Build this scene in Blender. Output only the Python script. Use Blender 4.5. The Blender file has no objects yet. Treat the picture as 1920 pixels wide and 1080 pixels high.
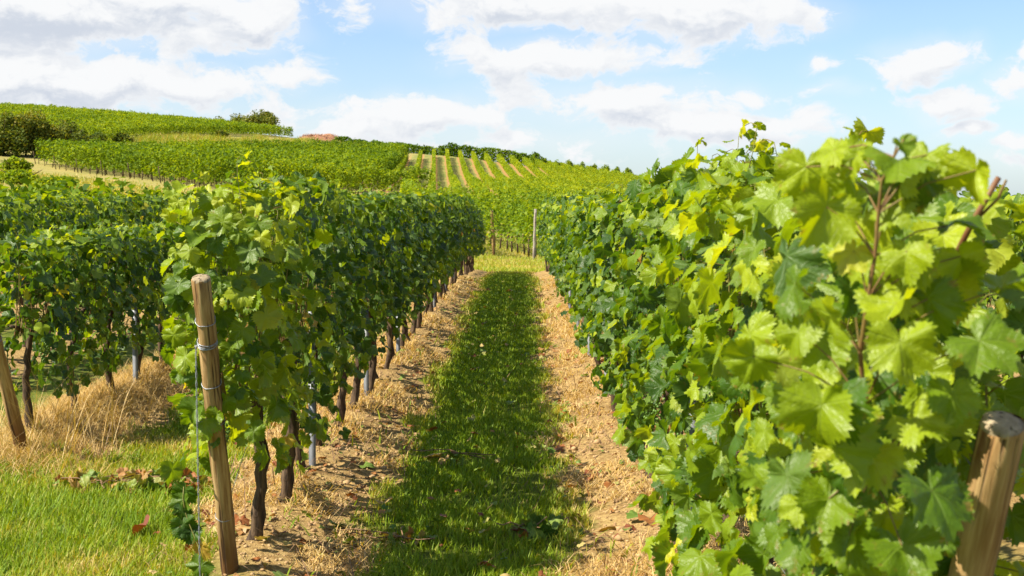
import bpy, math, random
import numpy as np

# ------------------------------------------------------------------ camera, sky, sun, exposure
scene = bpy.context.scene
COL = scene.collection
F_PX = 2667.0                      # 50 mm lens on a 36 mm sensor, in pixels of a 1920 wide frame
EYE = 1.757
cam_d = bpy.data.cameras.new('camera'); cam = bpy.data.objects.new('camera', cam_d); COL.objects.link(cam)
cam_d.lens = 50.0; cam_d.sensor_width = 36.0; cam_d.clip_start = 0.05; cam_d.clip_end = 8000
cam.location = (0, 0, EYE)
cam.rotation_euler = (math.radians(90 - 3.73), 0, math.radians(0.365))
cam_d.dof.use_dof = True; cam_d.dof.focus_distance = 8.5; cam_d.dof.aperture_fstop = 9.0
scene.camera = cam

SUN_TO = np.array([-1.0, -0.42, 1.18]); SUN_TO /= np.linalg.norm(SUN_TO)
SUN_EL = math.asin(SUN_TO[2]); SUN_AZ = math.atan2(SUN_TO[0], SUN_TO[1])
sun_d = bpy.data.lights.new('sun', 'SUN'); sun = bpy.data.objects.new('sun', sun_d); COL.objects.link(sun)
sun_d.energy = 5.0; sun_d.angle = math.radians(0.5); sun_d.color = (1.0, 0.915, 0.755)
from mathutils import Vector, Matrix
sun.rotation_euler = Vector(SUN_TO).to_track_quat('Z', 'Y').to_euler()
sun.location = (-20, -10, 30)

scene.view_settings.view_transform = 'Standard'; scene.view_settings.look = 'None'
scene.view_settings.gamma = 1.0; scene.view_settings.exposure = 1.10
scene.view_settings.use_curve_mapping = False
scene.cycles.use_denoising = True
scene.cycles.max_bounces = 7; scene.cycles.diffuse_bounces = 4; scene.cycles.glossy_bounces = 2
scene.cycles.transmission_bounces = 5; scene.cycles.transparent_max_bounces = 6
scene.cycles.sample_clamp_indirect = 6.0

class NT:
    """small node-tree writer"""
    def __init__(s, tree): s.t = tree; s.n = tree.nodes; s.l = tree.links
    def new(s, typ, **kw):
        nd = s.n.new(typ)
        for k, v in kw.items(): setattr(nd, k, v)
        return nd
    def put(s, sock, v):
        if isinstance(v, bpy.types.NodeSocket): s.l.new(v, sock)
        elif v is not None: sock.default_value = v
    def math(s, op, a, b=None, c=None, clamp=False):
        nd = s.new('ShaderNodeMath', operation=op, use_clamp=clamp)
        s.put(nd.inputs[0], a); s.put(nd.inputs[1], b); s.put(nd.inputs[2], c); return nd.outputs[0]
    def vec(s, op, a, b=None):
        nd = s.new('ShaderNodeVectorMath', operation=op); s.put(nd.inputs[0], a); s.put(nd.inputs[1], b)
        return nd.outputs['Value'] if op in ('LENGTH', 'DOT_PRODUCT', 'DISTANCE') else nd.outputs['Vector']
    def noise(s, v, scale, detail=4, rough=0.55, dim='3D'):
        nd = s.new('ShaderNodeTexNoise', noise_dimensions=dim)
        s.put(nd.inputs['Vector'], v); s.put(nd.inputs['Scale'], scale)
        nd.inputs['Detail'].default_value = detail; nd.inputs['Roughness'].default_value = rough
        return nd.outputs['Fac']
    def ramp(s, f, stops, interp='LINEAR'):
        nd = s.new('ShaderNodeValToRGB'); cr = nd.color_ramp; cr.interpolation = interp
        while len(cr.elements) < len(stops): cr.elements.new(0.5)
        for e, (p, c) in zip(cr.elements, stops): e.position = p; e.color = (*c, 1) if len(c) == 3 else c
        s.put(nd.inputs[0], f); return nd.outputs['Color']
    def mix(s, f, a, b, mode='MIX'):
        nd = s.new('ShaderNodeMix', data_type='RGBA', blend_type=mode)
        s.put(nd.inputs[0], f)
        for i, v in ((6, a), (7, b)):
            s.put(nd.inputs[i], (*v, 1) if isinstance(v, tuple) and len(v) == 3 else v)
        return nd.outputs[2]
    def rng(s, v, a, b, c=0.0, d=1.0, smooth=True):
        nd = s.new('ShaderNodeMapRange', interpolation_type='SMOOTHSTEP' if smooth else 'LINEAR')
        s.put(nd.inputs[0], v)
        for i, x in enumerate((a, b, c, d)): s.put(nd.inputs[i + 1], x)
        return nd.outputs[0]

# clouds: (azimuth px, height px, half width, half height) in the lens' own units, used only as directions in the sky
CLOUDS = [(120, 30, 460, 100, 1.4), (470, 55, 130, 75, 1.2), (60, 165, 350, 80, 1.35), (360, 165, 130, 55, .9), (530, 150, 80, 45, .55),
          (980, 10, 400, 62, 1), (1240, 35, 300, 60, 1), (1450, 40, 140, 46, .9), (1060, 112, 240, 48, 1), (930, 108, 110, 42, .9),
          (800, 222, 240, 50, .9), (1150, 195, 320, 60, .85), (1310, 235, 240, 48, .75), (620, 240, 220, 55, .75), (1410, 185, 60, 30, .6),
          (1000, 260, 420, 40, .55), (1440, 262, 90, 22, .7),
          (1710, 124, 105, 46, 1), (1755, 207, 85, 38, .95), (1880, 165, 90, 46, 1), (1785, 255, 60, 16, .7), (1865, 276, 60, 15, .7),
          (1530, 130, 40, 20, .5), (1900, 115, 40, 20, .6), (1545, 177, 50, 16, .45), (1900, 305, 120, 20, .4), (200, 215, 500, 40, .45)]
W = bpy.data.worlds.new('World'); scene.world = W; W.use_nodes = True
nt = NT(W.node_tree); nt.n.clear()
grp = bpy.data.node_groups.new('cloud_field', 'ShaderNodeTree')
grp.interface.new_socket('uv', in_out='INPUT', socket_type='NodeSocketVector')
grp.interface.new_socket('d', in_out='OUTPUT', socket_type='NodeSocketFloat'); grp.interface.new_socket('veil', in_out='OUTPUT', socket_type='NodeSocketFloat')
g = NT(grp); gi = g.new('NodeGroupInput'); go = g.new('NodeGroupOutput')
uv = gi.outputs[0]
wob = g.new('ShaderNodeTexNoise', noise_dimensions='2D'); g.put(wob.inputs['Vector'], uv); wob.inputs['Scale'].default_value = 22; wob.inputs['Detail'].default_value = 3
uvw = g.vec('ADD', uv, g.vec('MULTIPLY', g.vec('SUBTRACT', wob.outputs['Color'], (0.5, 0.5, 0.5)), (0.035, 0.018, 0)))
acc = None
for (px, py, rx, ry, a) in CLOUDS:
    c = ((px - 977) / F_PX, (366 - py) / F_PX, 0)
    ln = g.vec('LENGTH', g.vec('MULTIPLY', g.vec('SUBTRACT', uvw, c), (F_PX / rx, F_PX / ry, 0)))
    v = g.math('SUBTRACT', g.math('MULTIPLY', g.math('SUBTRACT', 1.12, ln), a), 0.12)
    acc = v if acc is None else g.math('SMOOTH_MAX', acc, v, 0.12)
sx = g.new('ShaderNodeSeparateXYZ'); g.put(sx.inputs[0], uv)
away = g.math('MAXIMUM', g.rng(g.math('ABSOLUTE', sx.outputs[0]), 0.40, 0.62), g.rng(sx.outputs[1], 0.15, 0.26))
n1 = g.noise(g.vec('MULTIPLY', uvw, (1, 1.7, 1)), 19, 10, 0.64, '2D')
n2 = g.noise(g.vec('MULTIPLY', uv, (1, 1.8, 1)), 3.0, 6, 0.55, '2D')
gen = g.math('MULTIPLY_ADD', g.math('SUBTRACT', n2, 0.53), 5.0, 0.0)
base = g.math('MAXIMUM', g.math('MAXIMUM', acc, -1.2), g.math('SUBTRACT', g.math('MULTIPLY', away, gen), g.math('MULTIPLY', g.math('SUBTRACT', 1.0, away), 2.0)))
d = g.math('MULTIPLY_ADD', g.math('SUBTRACT', n1, 0.485), 2.3, base)
g.l.new(d, go.inputs[0]); g.l.new(base, go.inputs[1])
tc = nt.new('ShaderNodeTexCoord'); sp = nt.new('ShaderNodeSeparateXYZ'); nt.put(sp.inputs[0], tc.outputs['Generated'])
az = nt.math('ARCTAN2', sp.outputs[0], sp.outputs[1]); el = nt.math('ARCSINE', sp.outputs[2])
cb = nt.new('ShaderNodeCombineXYZ'); nt.put(cb.inputs[0], az); nt.put(cb.inputs[1], el)
g1 = nt.new('ShaderNodeGroup', node_tree=grp); nt.put(g1.inputs[0], cb.outputs[0])
g2 = nt.new('ShaderNodeGroup', node_tree=grp); nt.put(g2.inputs[0], nt.vec('ADD', cb.outputs[0], (-0.006, 0.012, 0)))
alpha = nt.math('MAXIMUM', nt.rng(g1.outputs[0], 0.0, 0.46), nt.math('MULTIPLY', nt.rng(g1.outputs[1], -0.35, 0.70), 0.40))
shade = nt.math('MULTIPLY', nt.rng(nt.math('SUBTRACT', g2.outputs[0], g1.outputs[0]), -0.42, 0.46), nt.rng(g1.outputs[0], 0.10, 0.9))
sky = nt.new('ShaderNodeTexSky', sky_type='NISHITA'); sky.sun_disc = False
sky.sun_elevation = SUN_EL; sky.sun_rotation = SUN_AZ; sky.altitude = 200; sky.air_density = 1.0; sky.dust_density = 0.6; sky.ozone_density = 2.0
low = nt.rng(el, 0.20, -0.02, 0.0, 0.50)
cloud_col = nt.mix(shade, (8.9, 9.0, 9.1), (6.0, 6.5, 7.35))
blue = nt.mix(nt.math('MULTIPLY', low, 0.7), nt.mix(1.0, sky.outputs[0], (1.22, 1.38, 1.64), 'MULTIPLY'), (7.0, 8.2, 9.3))
skyc = nt.mix(alpha, blue, cloud_col)
bg = nt.new('ShaderNodeBackground'); nt.put(bg.inputs[0], skyc); bg.inputs[1].default_value = 0.05
wo = nt.new('ShaderNodeOutputWorld'); nt.l.new(bg.outputs[0], wo.inputs[0])

# ------------------------------------------------------------------ numpy helpers
def vnoise(x, y, seed=0):
    xi = np.floor(x).astype(np.int64); yi = np.floor(y).astype(np.int64); fx = x - xi; fy = y - yi
    def h(a, b):
        n = (a * 374761393 + b * 668265263 + seed * 1442695041) & 0x7fffffff
        n = ((n ^ (n >> 13)) * 1274126177) & 0x7fffffff
        return ((n ^ (n >> 16)) & 0xffff) / 65535.0
    u = fx * fx * (3 - 2 * fx); v = fy * fy * (3 - 2 * fy)
    return (h(xi, yi) * (1 - u) + h(xi + 1, yi) * u) * (1 - v) + (h(xi, yi + 1) * (1 - u) + h(xi + 1, yi + 1) * u) * v
def fbm(x, y, sc, octs=4, seed=0):
    r = 0; a = 0.5; t = 0
    for k in range(octs):
        r = r + a * vnoise(x * sc + 17.3 * k, y * sc - 9.1 * k, seed + k); t += a; a *= 0.5; sc *= 2.03
    return r / t
def sstep(a, b, x):
    t = np.clip((x - a) / (b - a), 0, 1); return t * t * (3 - 2 * t)
def norm(v): return v / np.maximum(np.linalg.norm(v, axis=-1, keepdims=True), 1e-9)
def at(px, py, Y): return ((px - 977) / F_PX * Y, Y, EYE + (366 - py) / F_PX * Y)

def mesh_of(name, V, faces, attrs=None, uv=None, smooth=True):
    """V (n,3); faces = list of (m,k) index arrays"""
    me = bpy.data.meshes.new(name); V = np.asarray(V, dtype=np.float32)
    faces = [np.asarray(f, dtype=np.int32) for f in faces if len(f)]
    idx = np.concatenate([f.ravel() for f in faces]); tot = np.concatenate([np.full(len(f), f.shape[1], np.int32) for f in faces])
    st = np.concatenate([[0], np.cumsum(tot)[:-1]]).astype(np.int32)
    me.vertices.add(len(V)); me.vertices.foreach_set('co', V.ravel())
    me.loops.add(len(idx)); me.loops.foreach_set('vertex_index', idx)
    me.polygons.add(len(tot)); me.polygons.foreach_set('loop_start', st); me.polygons.foreach_set('loop_total', tot)
    me.update(calc_edges=True)
    if smooth: me.polygons.foreach_set('use_smooth', np.ones(len(tot), dtype=bool))
    for k, a in (attrs or {}).items():
        at_ = me.attributes.new(k, 'FLOAT', 'POINT'); at_.data.foreach_set('value', np.asarray(a, dtype=np.float32))
    if uv is not None:
        ul = me.uv_layers.new(name='UVMap'); ul.data.foreach_set('uv', np.asarray(uv, dtype=np.float32)[idx].ravel())
    me.validate()
    return me
class MB:
    def __init__(s): s.V = []; s.F = []; s.n = 0; s.T = []; s.U = []
    def add(s, V, faces, tint=0.0, uv=None):
        V = np.asarray(V, float); 
        for f in faces: s.F.append(np.asarray(f) + s.n)
        s.V.append(V); s.n += len(V)
        s.T.append(np.broadcast_to(np.asarray(tint, float), (len(V),)).copy()); s.U.append(np.zeros((len(V), 2)) if uv is None else uv)
    def tube(s, P, R, sides=6, tint=0.0, cap=True, rough=0.0, rng=None):
        P = np.asarray(P, float); n = len(P); R = np.broadcast_to(np.asarray(R, float), (n,))
        T = norm(np.gradient(P, axis=0)); ref = np.array([0.31, 0.27, 0.91]) if abs(T[0][2]) < .8 else np.array([1.0, 0.05, 0.02])
        A = norm(np.cross(T, ref)); B = np.cross(T, A); th = np.arange(sides) * 2 * math.pi / sides
        rr = R[:, None] * (1 + (rough * (rng.random((n, sides)) - .5) if rough else 0)) * np.ones((n, sides))
        V = P[:, None] + rr[..., None] * (np.cos(th)[None, :, None] * A[:, None] + np.sin(th)[None, :, None] * B[:, None])
        i = np.arange(n - 1)[:, None] * sides; j = np.arange(sides)[None]; k = (j + 1) % sides
        q = np.stack([i + j, i + k, i + sides + k, i + sides + j], -1).reshape(-1, 4)
        fs = [q]
        if cap: fs += [np.arange(sides)[None, ::-1], (np.arange(sides) + (n - 1) * sides)[None]]
        uvs = np.stack([np.tile(np.arange(sides) / sides, n), np.repeat(np.arange(n), sides)], -1)
        s.add(V.reshape(-1, 3), fs, tint, uvs)
    def mesh(s, name, smooth=True):
        byk = {}
        for f in s.F: byk.setdefault(f.shape[1], []).append(f)
        return mesh_of(name, np.concatenate(s.V), [np.concatenate(v) for v in byk.values()], {'tint': np.concatenate(s.T)}, np.concatenate(s.U), smooth)

def tag(o, label=None, cat=None, group=None, kind=None):
    if label: o['label'] = label
    if cat: o['category'] = cat
    if group: o['group'] = group
    if kind: o['kind'] = kind
    return o
def obj(name, me, mat=None, parent=None, loc=None):
    o = bpy.data.objects.new(name, me); COL.objects.link(o)
    if mat is not None and not me.materials: me.materials.append(mat)
    if parent is not None: o.parent = parent
    if loc is not None: o.location = loc
    return o
def empty(name, loc=(0, 0, 0), rz=0.0):
    o = bpy.data.objects.new(name, None); COL.objects.link(o); o.location = loc; o.rotation_euler = (0, 0, rz); o.empty_display_size = .2; return o
ORD = ['first', 'second', 'third', 'fourth', 'fifth', 'sixth', 'seventh', 'eighth', 'ninth', 'tenth', 'eleventh', 'twelfth', 'thirteenth', 'fourteenth',
       'fifteenth', 'sixteenth', 'seventeenth', 'eighteenth', 'nineteenth']
def ordinal(i):
    if i < 19: return ORD[i]
    tens = {2: 'twenty', 3: 'thirty', 4: 'forty'}; tt = {2: 'twentieth', 3: 'thirtieth', 4: 'fortieth'}; k = i + 1
    return tt[k // 10] if k % 10 == 0 else tens[k // 10] + '-' + ORD[k % 10 - 1]

# ------------------------------------------------------------------ materials
def mat(name):
    m = bpy.data.materials.new(name); m.use_nodes = True; m.node_tree.nodes.clear()
    t = NT(m.node_tree); out = t.new('ShaderNodeOutputMaterial'); return m, t, out
def leaf_mat(name, stops, trans=0.40, veins=True, spec=0.40, tr_gain=1.0, rough=0.43):
    m, t, out = mat(name)
    a = t.new('ShaderNodeAttribute', attribute_name='tint').outputs['Fac']
    geo = t.new('ShaderNodeTexCoord').outputs['Object']
    nz = t.noise(geo, 30, 2)
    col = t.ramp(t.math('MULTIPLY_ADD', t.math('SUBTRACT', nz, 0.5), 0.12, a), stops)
    bump = None
    if veins:
        uvn = t.new('ShaderNodeUVMap').outputs[0]; s = t.new('ShaderNodeSeparateXYZ'); t.put(s.inputs[0], uvn)
        th = t.math('ABSOLUTE', t.math('ARCTAN2', s.outputs[0], s.outputs[1])); r = t.vec('LENGTH', uvn)
        dist = t.math('MULTIPLY', r, t.math('PINGPONG', th, math.radians(27)))
        v1 = t.rng(dist, 0.004, 0.030, 1.0, 0.0)
        # side veins run off the main ones
        sv = t.math('PINGPONG', t.math('MULTIPLY_ADD', dist, -0.9, r), 0.085)
        v2 = t.math('MULTIPLY', t.rng(sv, 0.0, 0.014, 1.0, 0.0), 0.45)
        v = t.math('MAXIMUM', v1, v2)
        col = t.mix(t.math('MULTIPLY', v, 0.17), col, (0.26, 0.34, 0.08))
        spot = t.math('MULTIPLY', t.rng(t.noise(geo, 42, 3, .6), .60, .68), t.rng(r, .35, .95))
        col = t.mix(t.math('MULTIPLY', spot, .75), col, (0.24, 0.15, 0.035))
        bp = t.new('ShaderNodeBump'); bp.inputs['Strength'].default_value = 0.5; bp.inputs['Distance'].default_value = 0.004
        t.put(bp.inputs['Height'], t.math('MULTIPLY_ADD', t.noise(uvn, 7, 3), 1.3, t.math('MULTIPLY', v, -0.6))); bump = bp.outputs[0]
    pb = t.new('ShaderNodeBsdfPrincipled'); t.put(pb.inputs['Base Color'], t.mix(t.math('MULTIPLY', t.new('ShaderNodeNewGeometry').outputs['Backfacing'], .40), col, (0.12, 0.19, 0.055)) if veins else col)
    pb.inputs['Roughness'].default_value = rough; pb.inputs['Specular IOR Level'].default_value = spec
    if bump: t.l.new(bump, pb.inputs['Normal'])
    tr = t.new('ShaderNodeBsdfTranslucent')
    t.put(tr.inputs['Color'], t.mix(1.0, col, (2.1 * tr_gain, 1.8 * tr_gain, 0.3 * tr_gain), 'MULTIPLY'))
    mx = t.new('ShaderNodeMixShader'); mx.inputs[0].default_value = trans
    t.l.new(pb.outputs[0], mx.inputs[1]); t.l.new(tr.outputs[0], mx.inputs[2]); t.l.new(mx.outputs[0], out.inputs[0]); return m
def plain(name, c1, c2, scale=(20, 20, 20), rough=0.8, bump=0.3, detail=5, spec=0.3, metal=0.0, coord='Object', use_tint=False):
    m, t, out = mat(name); tc = t.new('ShaderNodeTexCoord').outputs[coord]
    n = t.noise(t.vec('MULTIPLY', tc, scale), 1.0, detail, 0.6)
    f = t.rng(n, 0.3, 0.7)
    if use_tint: f = t.math('ADD', t.math('MULTIPLY', f, .35), t.math('MULTIPLY', t.new('ShaderNodeAttribute', attribute_name='tint').outputs['Fac'], .75))
    pb = t.new('ShaderNodeBsdfPrincipled'); t.put(pb.inputs['Base Color'], t.mix(f, c1, c2))
    pb.inputs['Roughness'].default_value = rough; pb.inputs['Specular IOR Level'].default_value = spec; pb.inputs['Metallic'].default_value = metal
    if bump:
        bp = t.new('ShaderNodeBump'); bp.inputs['Strength'].default_value = bump; bp.inputs['Distance'].default_value = 0.01
        t.put(bp.inputs['Height'], n); t.l.new(bp.outputs[0], pb.inputs['Normal'])
    t.l.new(pb.outputs[0], out.inputs[0]); return m
LEAF_STOPS = [(0.0, (0.018, 0.056, 0.006)), (0.22, (0.050, 0.116, 0.005)), (0.42, (0.140, 0.225, 0.005)), (0.68, (0.285, 0.365, 0.008)), (0.86, (0.40, 0.43, 0.022)),
              (0.93, (0.42, 0.33, 0.04)), (1.0, (0.25, 0.09, 0.025))]
M_LEAF = leaf_mat('vine_leaf', LEAF_STOPS)
M_FAR = leaf_mat('vine_leaf_distant', [(0.0, (0.050, 0.110, 0.007)), (0.5, (0.150, 0.230, 0.009)), (1.0, (0.31, 0.36, 0.018))], veins=False, spec=0.15, rough=.6)
M_BUSH = leaf_mat('bush_leaf', [(0.0, (0.045, 0.080, 0.013)), (0.5, (0.13, 0.165, 0.022)), (1.0, (0.30, 0.25, 0.04))], veins=False, spec=0.12, trans=.25, rough=.6)
M_GRASS = leaf_mat('grass_blade', [(0.0, (0.110, 0.195, 0.010)), (0.45, (0.210, 0.300, 0.014)), (0.7, (0.33, 0.32, 0.045)), (0.88, (0.40, 0.33, 0.10)), (1.0, (0.55, 0.40, 0.16))], veins=False, trans=.3, spec=.2, rough=.5)
M_STRAW = leaf_mat('dry_straw', [(0.0, (0.24, 0.145, 0.045)), (0.5, (0.46, 0.315, 0.11)), (1.0, (0.64, 0.49, 0.24))], veins=False, trans=.2, spec=.2)
M_LITTER = leaf_mat('fallen_leaf', [(0.0, (0.06, 0.13, 0.02)), (0.3, (0.18, 0.24, 0.05)), (0.5, (0.40, 0.30, 0.12)), (0.75, (0.28, 0.11, 0.035)), (1.0, (0.16, 0.05, 0.03))], veins=False, trans=.15, spec=.15)
M_BARK = plain('vine_bark', (0.035, 0.022, 0.014), (0.13, 0.085, 0.05), (60, 60, 9), .9, .9)
M_CANE = plain('vine_cane', (0.16, 0.06, 0.03), (0.20, 0.20, 0.045), (25, 25, 25), .5, .1, use_tint=True)
M_WIRE = plain('galvanised_wire', (0.20, 0.21, 0.23), (0.34, 0.35, 0.37), (200, 200, 200), .45, 0, metal=.6)
M_STEEL = plain('galvanised_steel', (0.15, 0.16, 0.18), (0.25, 0.26, 0.28), (35, 35, 6), .55, .05, metal=.3)
M_GRAPE = plain('green_grape', (0.07, 0.14, 0.02), (0.13, 0.22, 0.04), (40, 40, 40), .4, 0, 2)
M_CLOD = plain('soil_clod', (0.26, 0.15, 0.07), (0.46, 0.32, 0.16), (16, 16, 16), .95, .5)
M_TWIG = plain('dry_twig', (0.10, 0.055, 0.03), (0.28, 0.17, 0.09), (60, 60, 60), .85, .3)
def wood_mat(name, c1, c2, dark):
    m, t, out = mat(name); tc = t.new('ShaderNodeTexCoord').outputs['Object']
    gr = t.noise(t.vec('MULTIPLY', tc, (55, 55, 3.0)), 1, 6, .65); bl = t.noise(t.vec('MULTIPLY', tc, (20, 20, 2.2)), 1, 5, .65); sz = t.new('ShaderNodeSeparateXYZ'); t.put(sz.inputs[0], tc); foot = t.math('MULTIPLY', t.rng(sz.outputs[2], .55, .10), .85)
    col = t.mix(t.rng(gr, .3, .7), c1, c2); col = t.mix(t.math('MAXIMUM', t.rng(bl, .46, .70), t.math('MULTIPLY', foot, t.rng(gr, .15, .40))), col, dark)
    crack = t.rng(t.noise(t.vec('MULTIPLY', tc, (42, 42, 1.6)), 1, 3), .44, .38)
    col = t.mix(t.math('MULTIPLY', crack, .8), col, (0.04, 0.022, 0.012))
    pb = t.new('ShaderNodeBsdfPrincipled'); t.put(pb.inputs['Base Color'], col); pb.inputs['Roughness'].default_value = .8; pb.inputs['Specular IOR Level'].default_value = .2
    bp = t.new('ShaderNodeBump'); bp.inputs['Strength'].default_value = .7; bp.inputs['Distance'].default_value = .006
    t.put(bp.inputs['Height'], t.math('SUBTRACT', gr, crack)); t.l.new(bp.outputs[0], pb.inputs['Normal']); t.l.new(pb.outputs[0], out.inputs[0]); return m
M_WOOD = wood_mat('weathered_post', (0.24, 0.13, 0.045), (0.50, 0.345, 0.155), (0.12, 0.050, 0.018))
M_WOODTOP = wood_mat('post_end_grain', (0.22, 0.17, 0.10), (0.38, 0.31, 0.20), (0.26, 0.20, 0.13))
M_WOODGREY = wood_mat('grey_post', (0.30, 0.26, 0.22), (0.48, 0.43, 0.38), (0.2, 0.16, 0.12))

# ------------------------------------------------------------------ terrain
CTRL = [(x, y, 0) for y in (-25, -8, 5, 15, 26) for x in (-22, -10, 0, 10, 22)]
CTRL += [(-3, 40, -.42), (3, 40, -.5), (-12, 40, -.2), (-25, 42, .4), (12, 40, -.8), (25, 40, -1.4), (0, 60, -.85), (-12, 60, -.2), (14, 60, -1.5), (35, 60, -2.6),
         (0, 80, -.35), (-25, 72, 1.2), (-55, 60, 3.2), (-60, 20, 1.5), (-110, 60, 7), (-110, 130, 10.5), (50, 0, -.8), (60, 100, -3), (60, -30, -1)]
for p in [(763, 366, 116), (855, 371, 116), (905, 376, 116), (788, 297, 222), (840, 293, 238), (1000, 315, 238), (1180, 338, 238), (75, 309, 148), (370, 353, 108),
          (715, 346, 138), (770, 300, 222), (502, 302, 185), (300, 268, 195), (600, 270, 255), (640, 275, 262), (150, 331, 120), (0, 316, 135), (200, 268, 190), (545, 258, 275)]:
    CTRL.append(at(*p))
CTRL += [(-84, 230, 14.6), (-95, 250, 15.3), (-110, 300, 13.5), (-60, 330, 10.5), (-15, 275, 8.0), (-38, 300, 11.6), (0, 300, 4.5), (30, 300, -.5), (32, 235, 1.2), (60, 240, -2.0), (32, 150, -1.2), (-150, 220, 14)]
CT = np.array(CTRL, float)
def _tps_k(r2): return np.where(r2 > 0, 0.5 * r2 * np.log(np.maximum(r2, 1e-12)), 0)
_n = len(CT); _S = 100.0; _C = CT[:, :2] / _S
_K = _tps_k(((_C[:, None] - _C[None]) ** 2).sum(-1)) + np.eye(_n) * 2e-4; _P = np.c_[np.ones(_n), _C]
_sol = np.linalg.solve(np.block([[_K, _P], [_P.T, np.zeros((3, 3))]]), np.r_[CT[:, 2], 0, 0, 0])
def hbase(x, y):
    x = np.asarray(x, float); y = np.asarray(y, float); sh = x.shape; q = np.stack([x.ravel(), y.ravel()], -1) / _S
    q = np.clip(q, [-1.7, -.4], [.8, 3.5])
    out = np.empty(len(q))
    for i in range(0, len(q), 40000):
        b = q[i:i + 40000]
        out[i:i + 40000] = _tps_k(((b[:, None] - _C[None]) ** 2).sum(-1)) @ _sol[:_n] + _sol[_n] + b @ _sol[_n + 1:]
    z = out.reshape(sh)
    near = (1 - sstep(24, 34, y)) * (1 - sstep(14, 22, np.abs(x)))
    z = z * (1 - near)
    far = sstep(380, 650, np.hypot(x, y))
    return z * (1 - far) - 6 * far
ROWX0 = -1.30; PITCH = 2.07
def end_y(x):                       # the near end of the rows runs on a slant
    return 3.0 + (0.8 - x) * 1.62
def rowdist(x): 
    u = (x - ROWX0) / PITCH; return np.abs(u - np.round(u)) * PITCH
def in_block(x, y): return sstep(-.5, .3, y - end_y(x)) * (1 - sstep(40.5, 42.5, y)) * sstep(-30, -28, x)
def soil_mask(x, y):
    dd = rowdist(x) + (fbm(x, y, 2.2, 3, 5) - .5) * .62 + (fbm(x, y, 11, 2, 8) - .5) * .16
    s = 1 - sstep(.44, .60, dd)
    return s * in_block(x, y)
def hfull(x, y):
    z = hbase(x, y); s = soil_mask(x, y); blk = in_block(x, y); dd = rowdist(x)
    z = z + .10 * np.exp(-(dd / .33) ** 2) * blk
    lump = (fbm(x, y, 6, 4, 21) - .5) * .05 + np.maximum(fbm(x, y, 15, 2, 33) - .6, 0) * .07
    z = z + s * lump * (1 - sstep(30, 50, y)) + (1 - s) * (fbm(x, y, 3, 3, 40) - .5) * .03
    return z
def hz(x, y): return float(hfull(np.array([float(x)]), np.array([float(y)]))[0])
def span(a, b, st): return np.arange(a, b, st)
gx = np.concatenate([[-3000, -1800, -1000, -600, -400, -300, -230, -180, -150], span(-130, -12, 1.3), span(-12, -5, .3), span(-5, 2.2, .035), span(2.2, 8, .3), span(8, 70, 1.4), [72, 90, 120, 170, 240, 350, 600, 1200, 3000]])
gy = np.concatenate([[-1000, -400, -150, -60, -30], span(-20, 5, .5), span(5, 13, .035), span(13, 22, .07), span(22, 46, .2), span(46, 345, 1.3), [350, 370, 400, 450, 550, 700, 1000, 1800, 3500]])
GX, GY = np.meshgrid(gx, gy); nx, ny = len(gx), len(gy)
GZ = hfull(GX, GY)
ii = (np.arange(ny - 1)[:, None] * nx + np.arange(nx - 1)[None]).ravel()
gfaces = np.stack([ii, ii + 1, ii + nx + 1, ii + nx], -1)
DF = np.array([-.0593, .998]); NF = np.array([.998, .0593])         # direction of the rows up the far hill
def zone_f(x, y):
    c = (x + 9.3) * NF[0] + (y - 116) * NF[1]
    return sstep(-4.5, -3.6, c) * sstep(96, 102, y - np.maximum(0, -c) * 4) * (1 - sstep(238, 241, y + np.maximum(0, -c) * 8))
straw = in_block(GX, GY) * (1 - sstep(.45, .75, rowdist(GX) + (fbm(GX, GY, 2.5, 3, 77) - .5) * .4)) * (1 - sstep(-2.4, -2.0, GX))
dry = np.clip(sstep(41, 44, GY) * .85 * (1 - .75 * sstep(290, 380, np.hypot(GX, GY))) + straw, 0, 1)
gme = mesh_of('ground', np.stack([GX, GY, GZ], -1).reshape(-1, 3), [gfaces],
              {'soil': soil_mask(GX, GY).ravel(), 'dry': dry.ravel(), 'hill': zone_f(GX, GY).ravel()})
m, t, out = mat('vineyard_ground')
pos = t.new('ShaderNodeNewGeometry').outputs['Position']; A = lambda k: t.new('ShaderNodeAttribute', attribute_name=k).outputs['Fac']
n_f = t.noise(pos, 30, 5, .65); n_m = t.noise(pos, 4, 4); n_l = t.noise(pos, .35, 4)
grass = t.mix(t.rng(n_m, .35, .65), (0.07, 0.10, 0.012), (0.14, 0.16, 0.022)); grass = t.mix(t.rng(n_f, .55, .75), grass, (0.22, 0.20, 0.06))
dryc = t.mix(t.rng(n_l, .38, .62), (0.32, 0.26, 0.08), (0.20, 0.22, 0.05)); dryc = t.mix(t.rng(n_f, .35, .7), dryc, (0.40, 0.31, 0.12))
soil = t.mix(t.rng(n_f, .3, .7), (0.22, 0.132, 0.050), (0.42, 0.295, 0.122)); soil = t.mix(t.rng(n_m, .5, .75), soil, (0.17, 0.10, 0.04))
spos = t.new('ShaderNodeSeparateXYZ'); t.put(spos.inputs[0], pos)
cc = t.math('ADD', t.math('MULTIPLY', t.math('ADD', spos.outputs[0], 9.3), float(NF[0])), t.math('MULTIPLY', t.math('SUBTRACT', spos.outputs[1], 116.0), float(NF[1])))
fr = t.math('PINGPONG', t.math('ADD', cc, t.math('MULTIPLY', t.math('SUBTRACT', n_l, .5), .5)), 1.025)
strip = t.rng(fr, .38, .55, 1.0, 0.0)
hillc = t.mix(strip, t.mix(t.rng(n_l, .4, .6), (0.17, 0.19, 0.045), (0.26, 0.23, 0.07)), (0.34, 0.20, 0.075))
col = t.mix(A('dry'), grass, dryc); col = t.mix(A('hill'), col, hillc); col = t.mix(A('soil'), col, soil)
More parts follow.
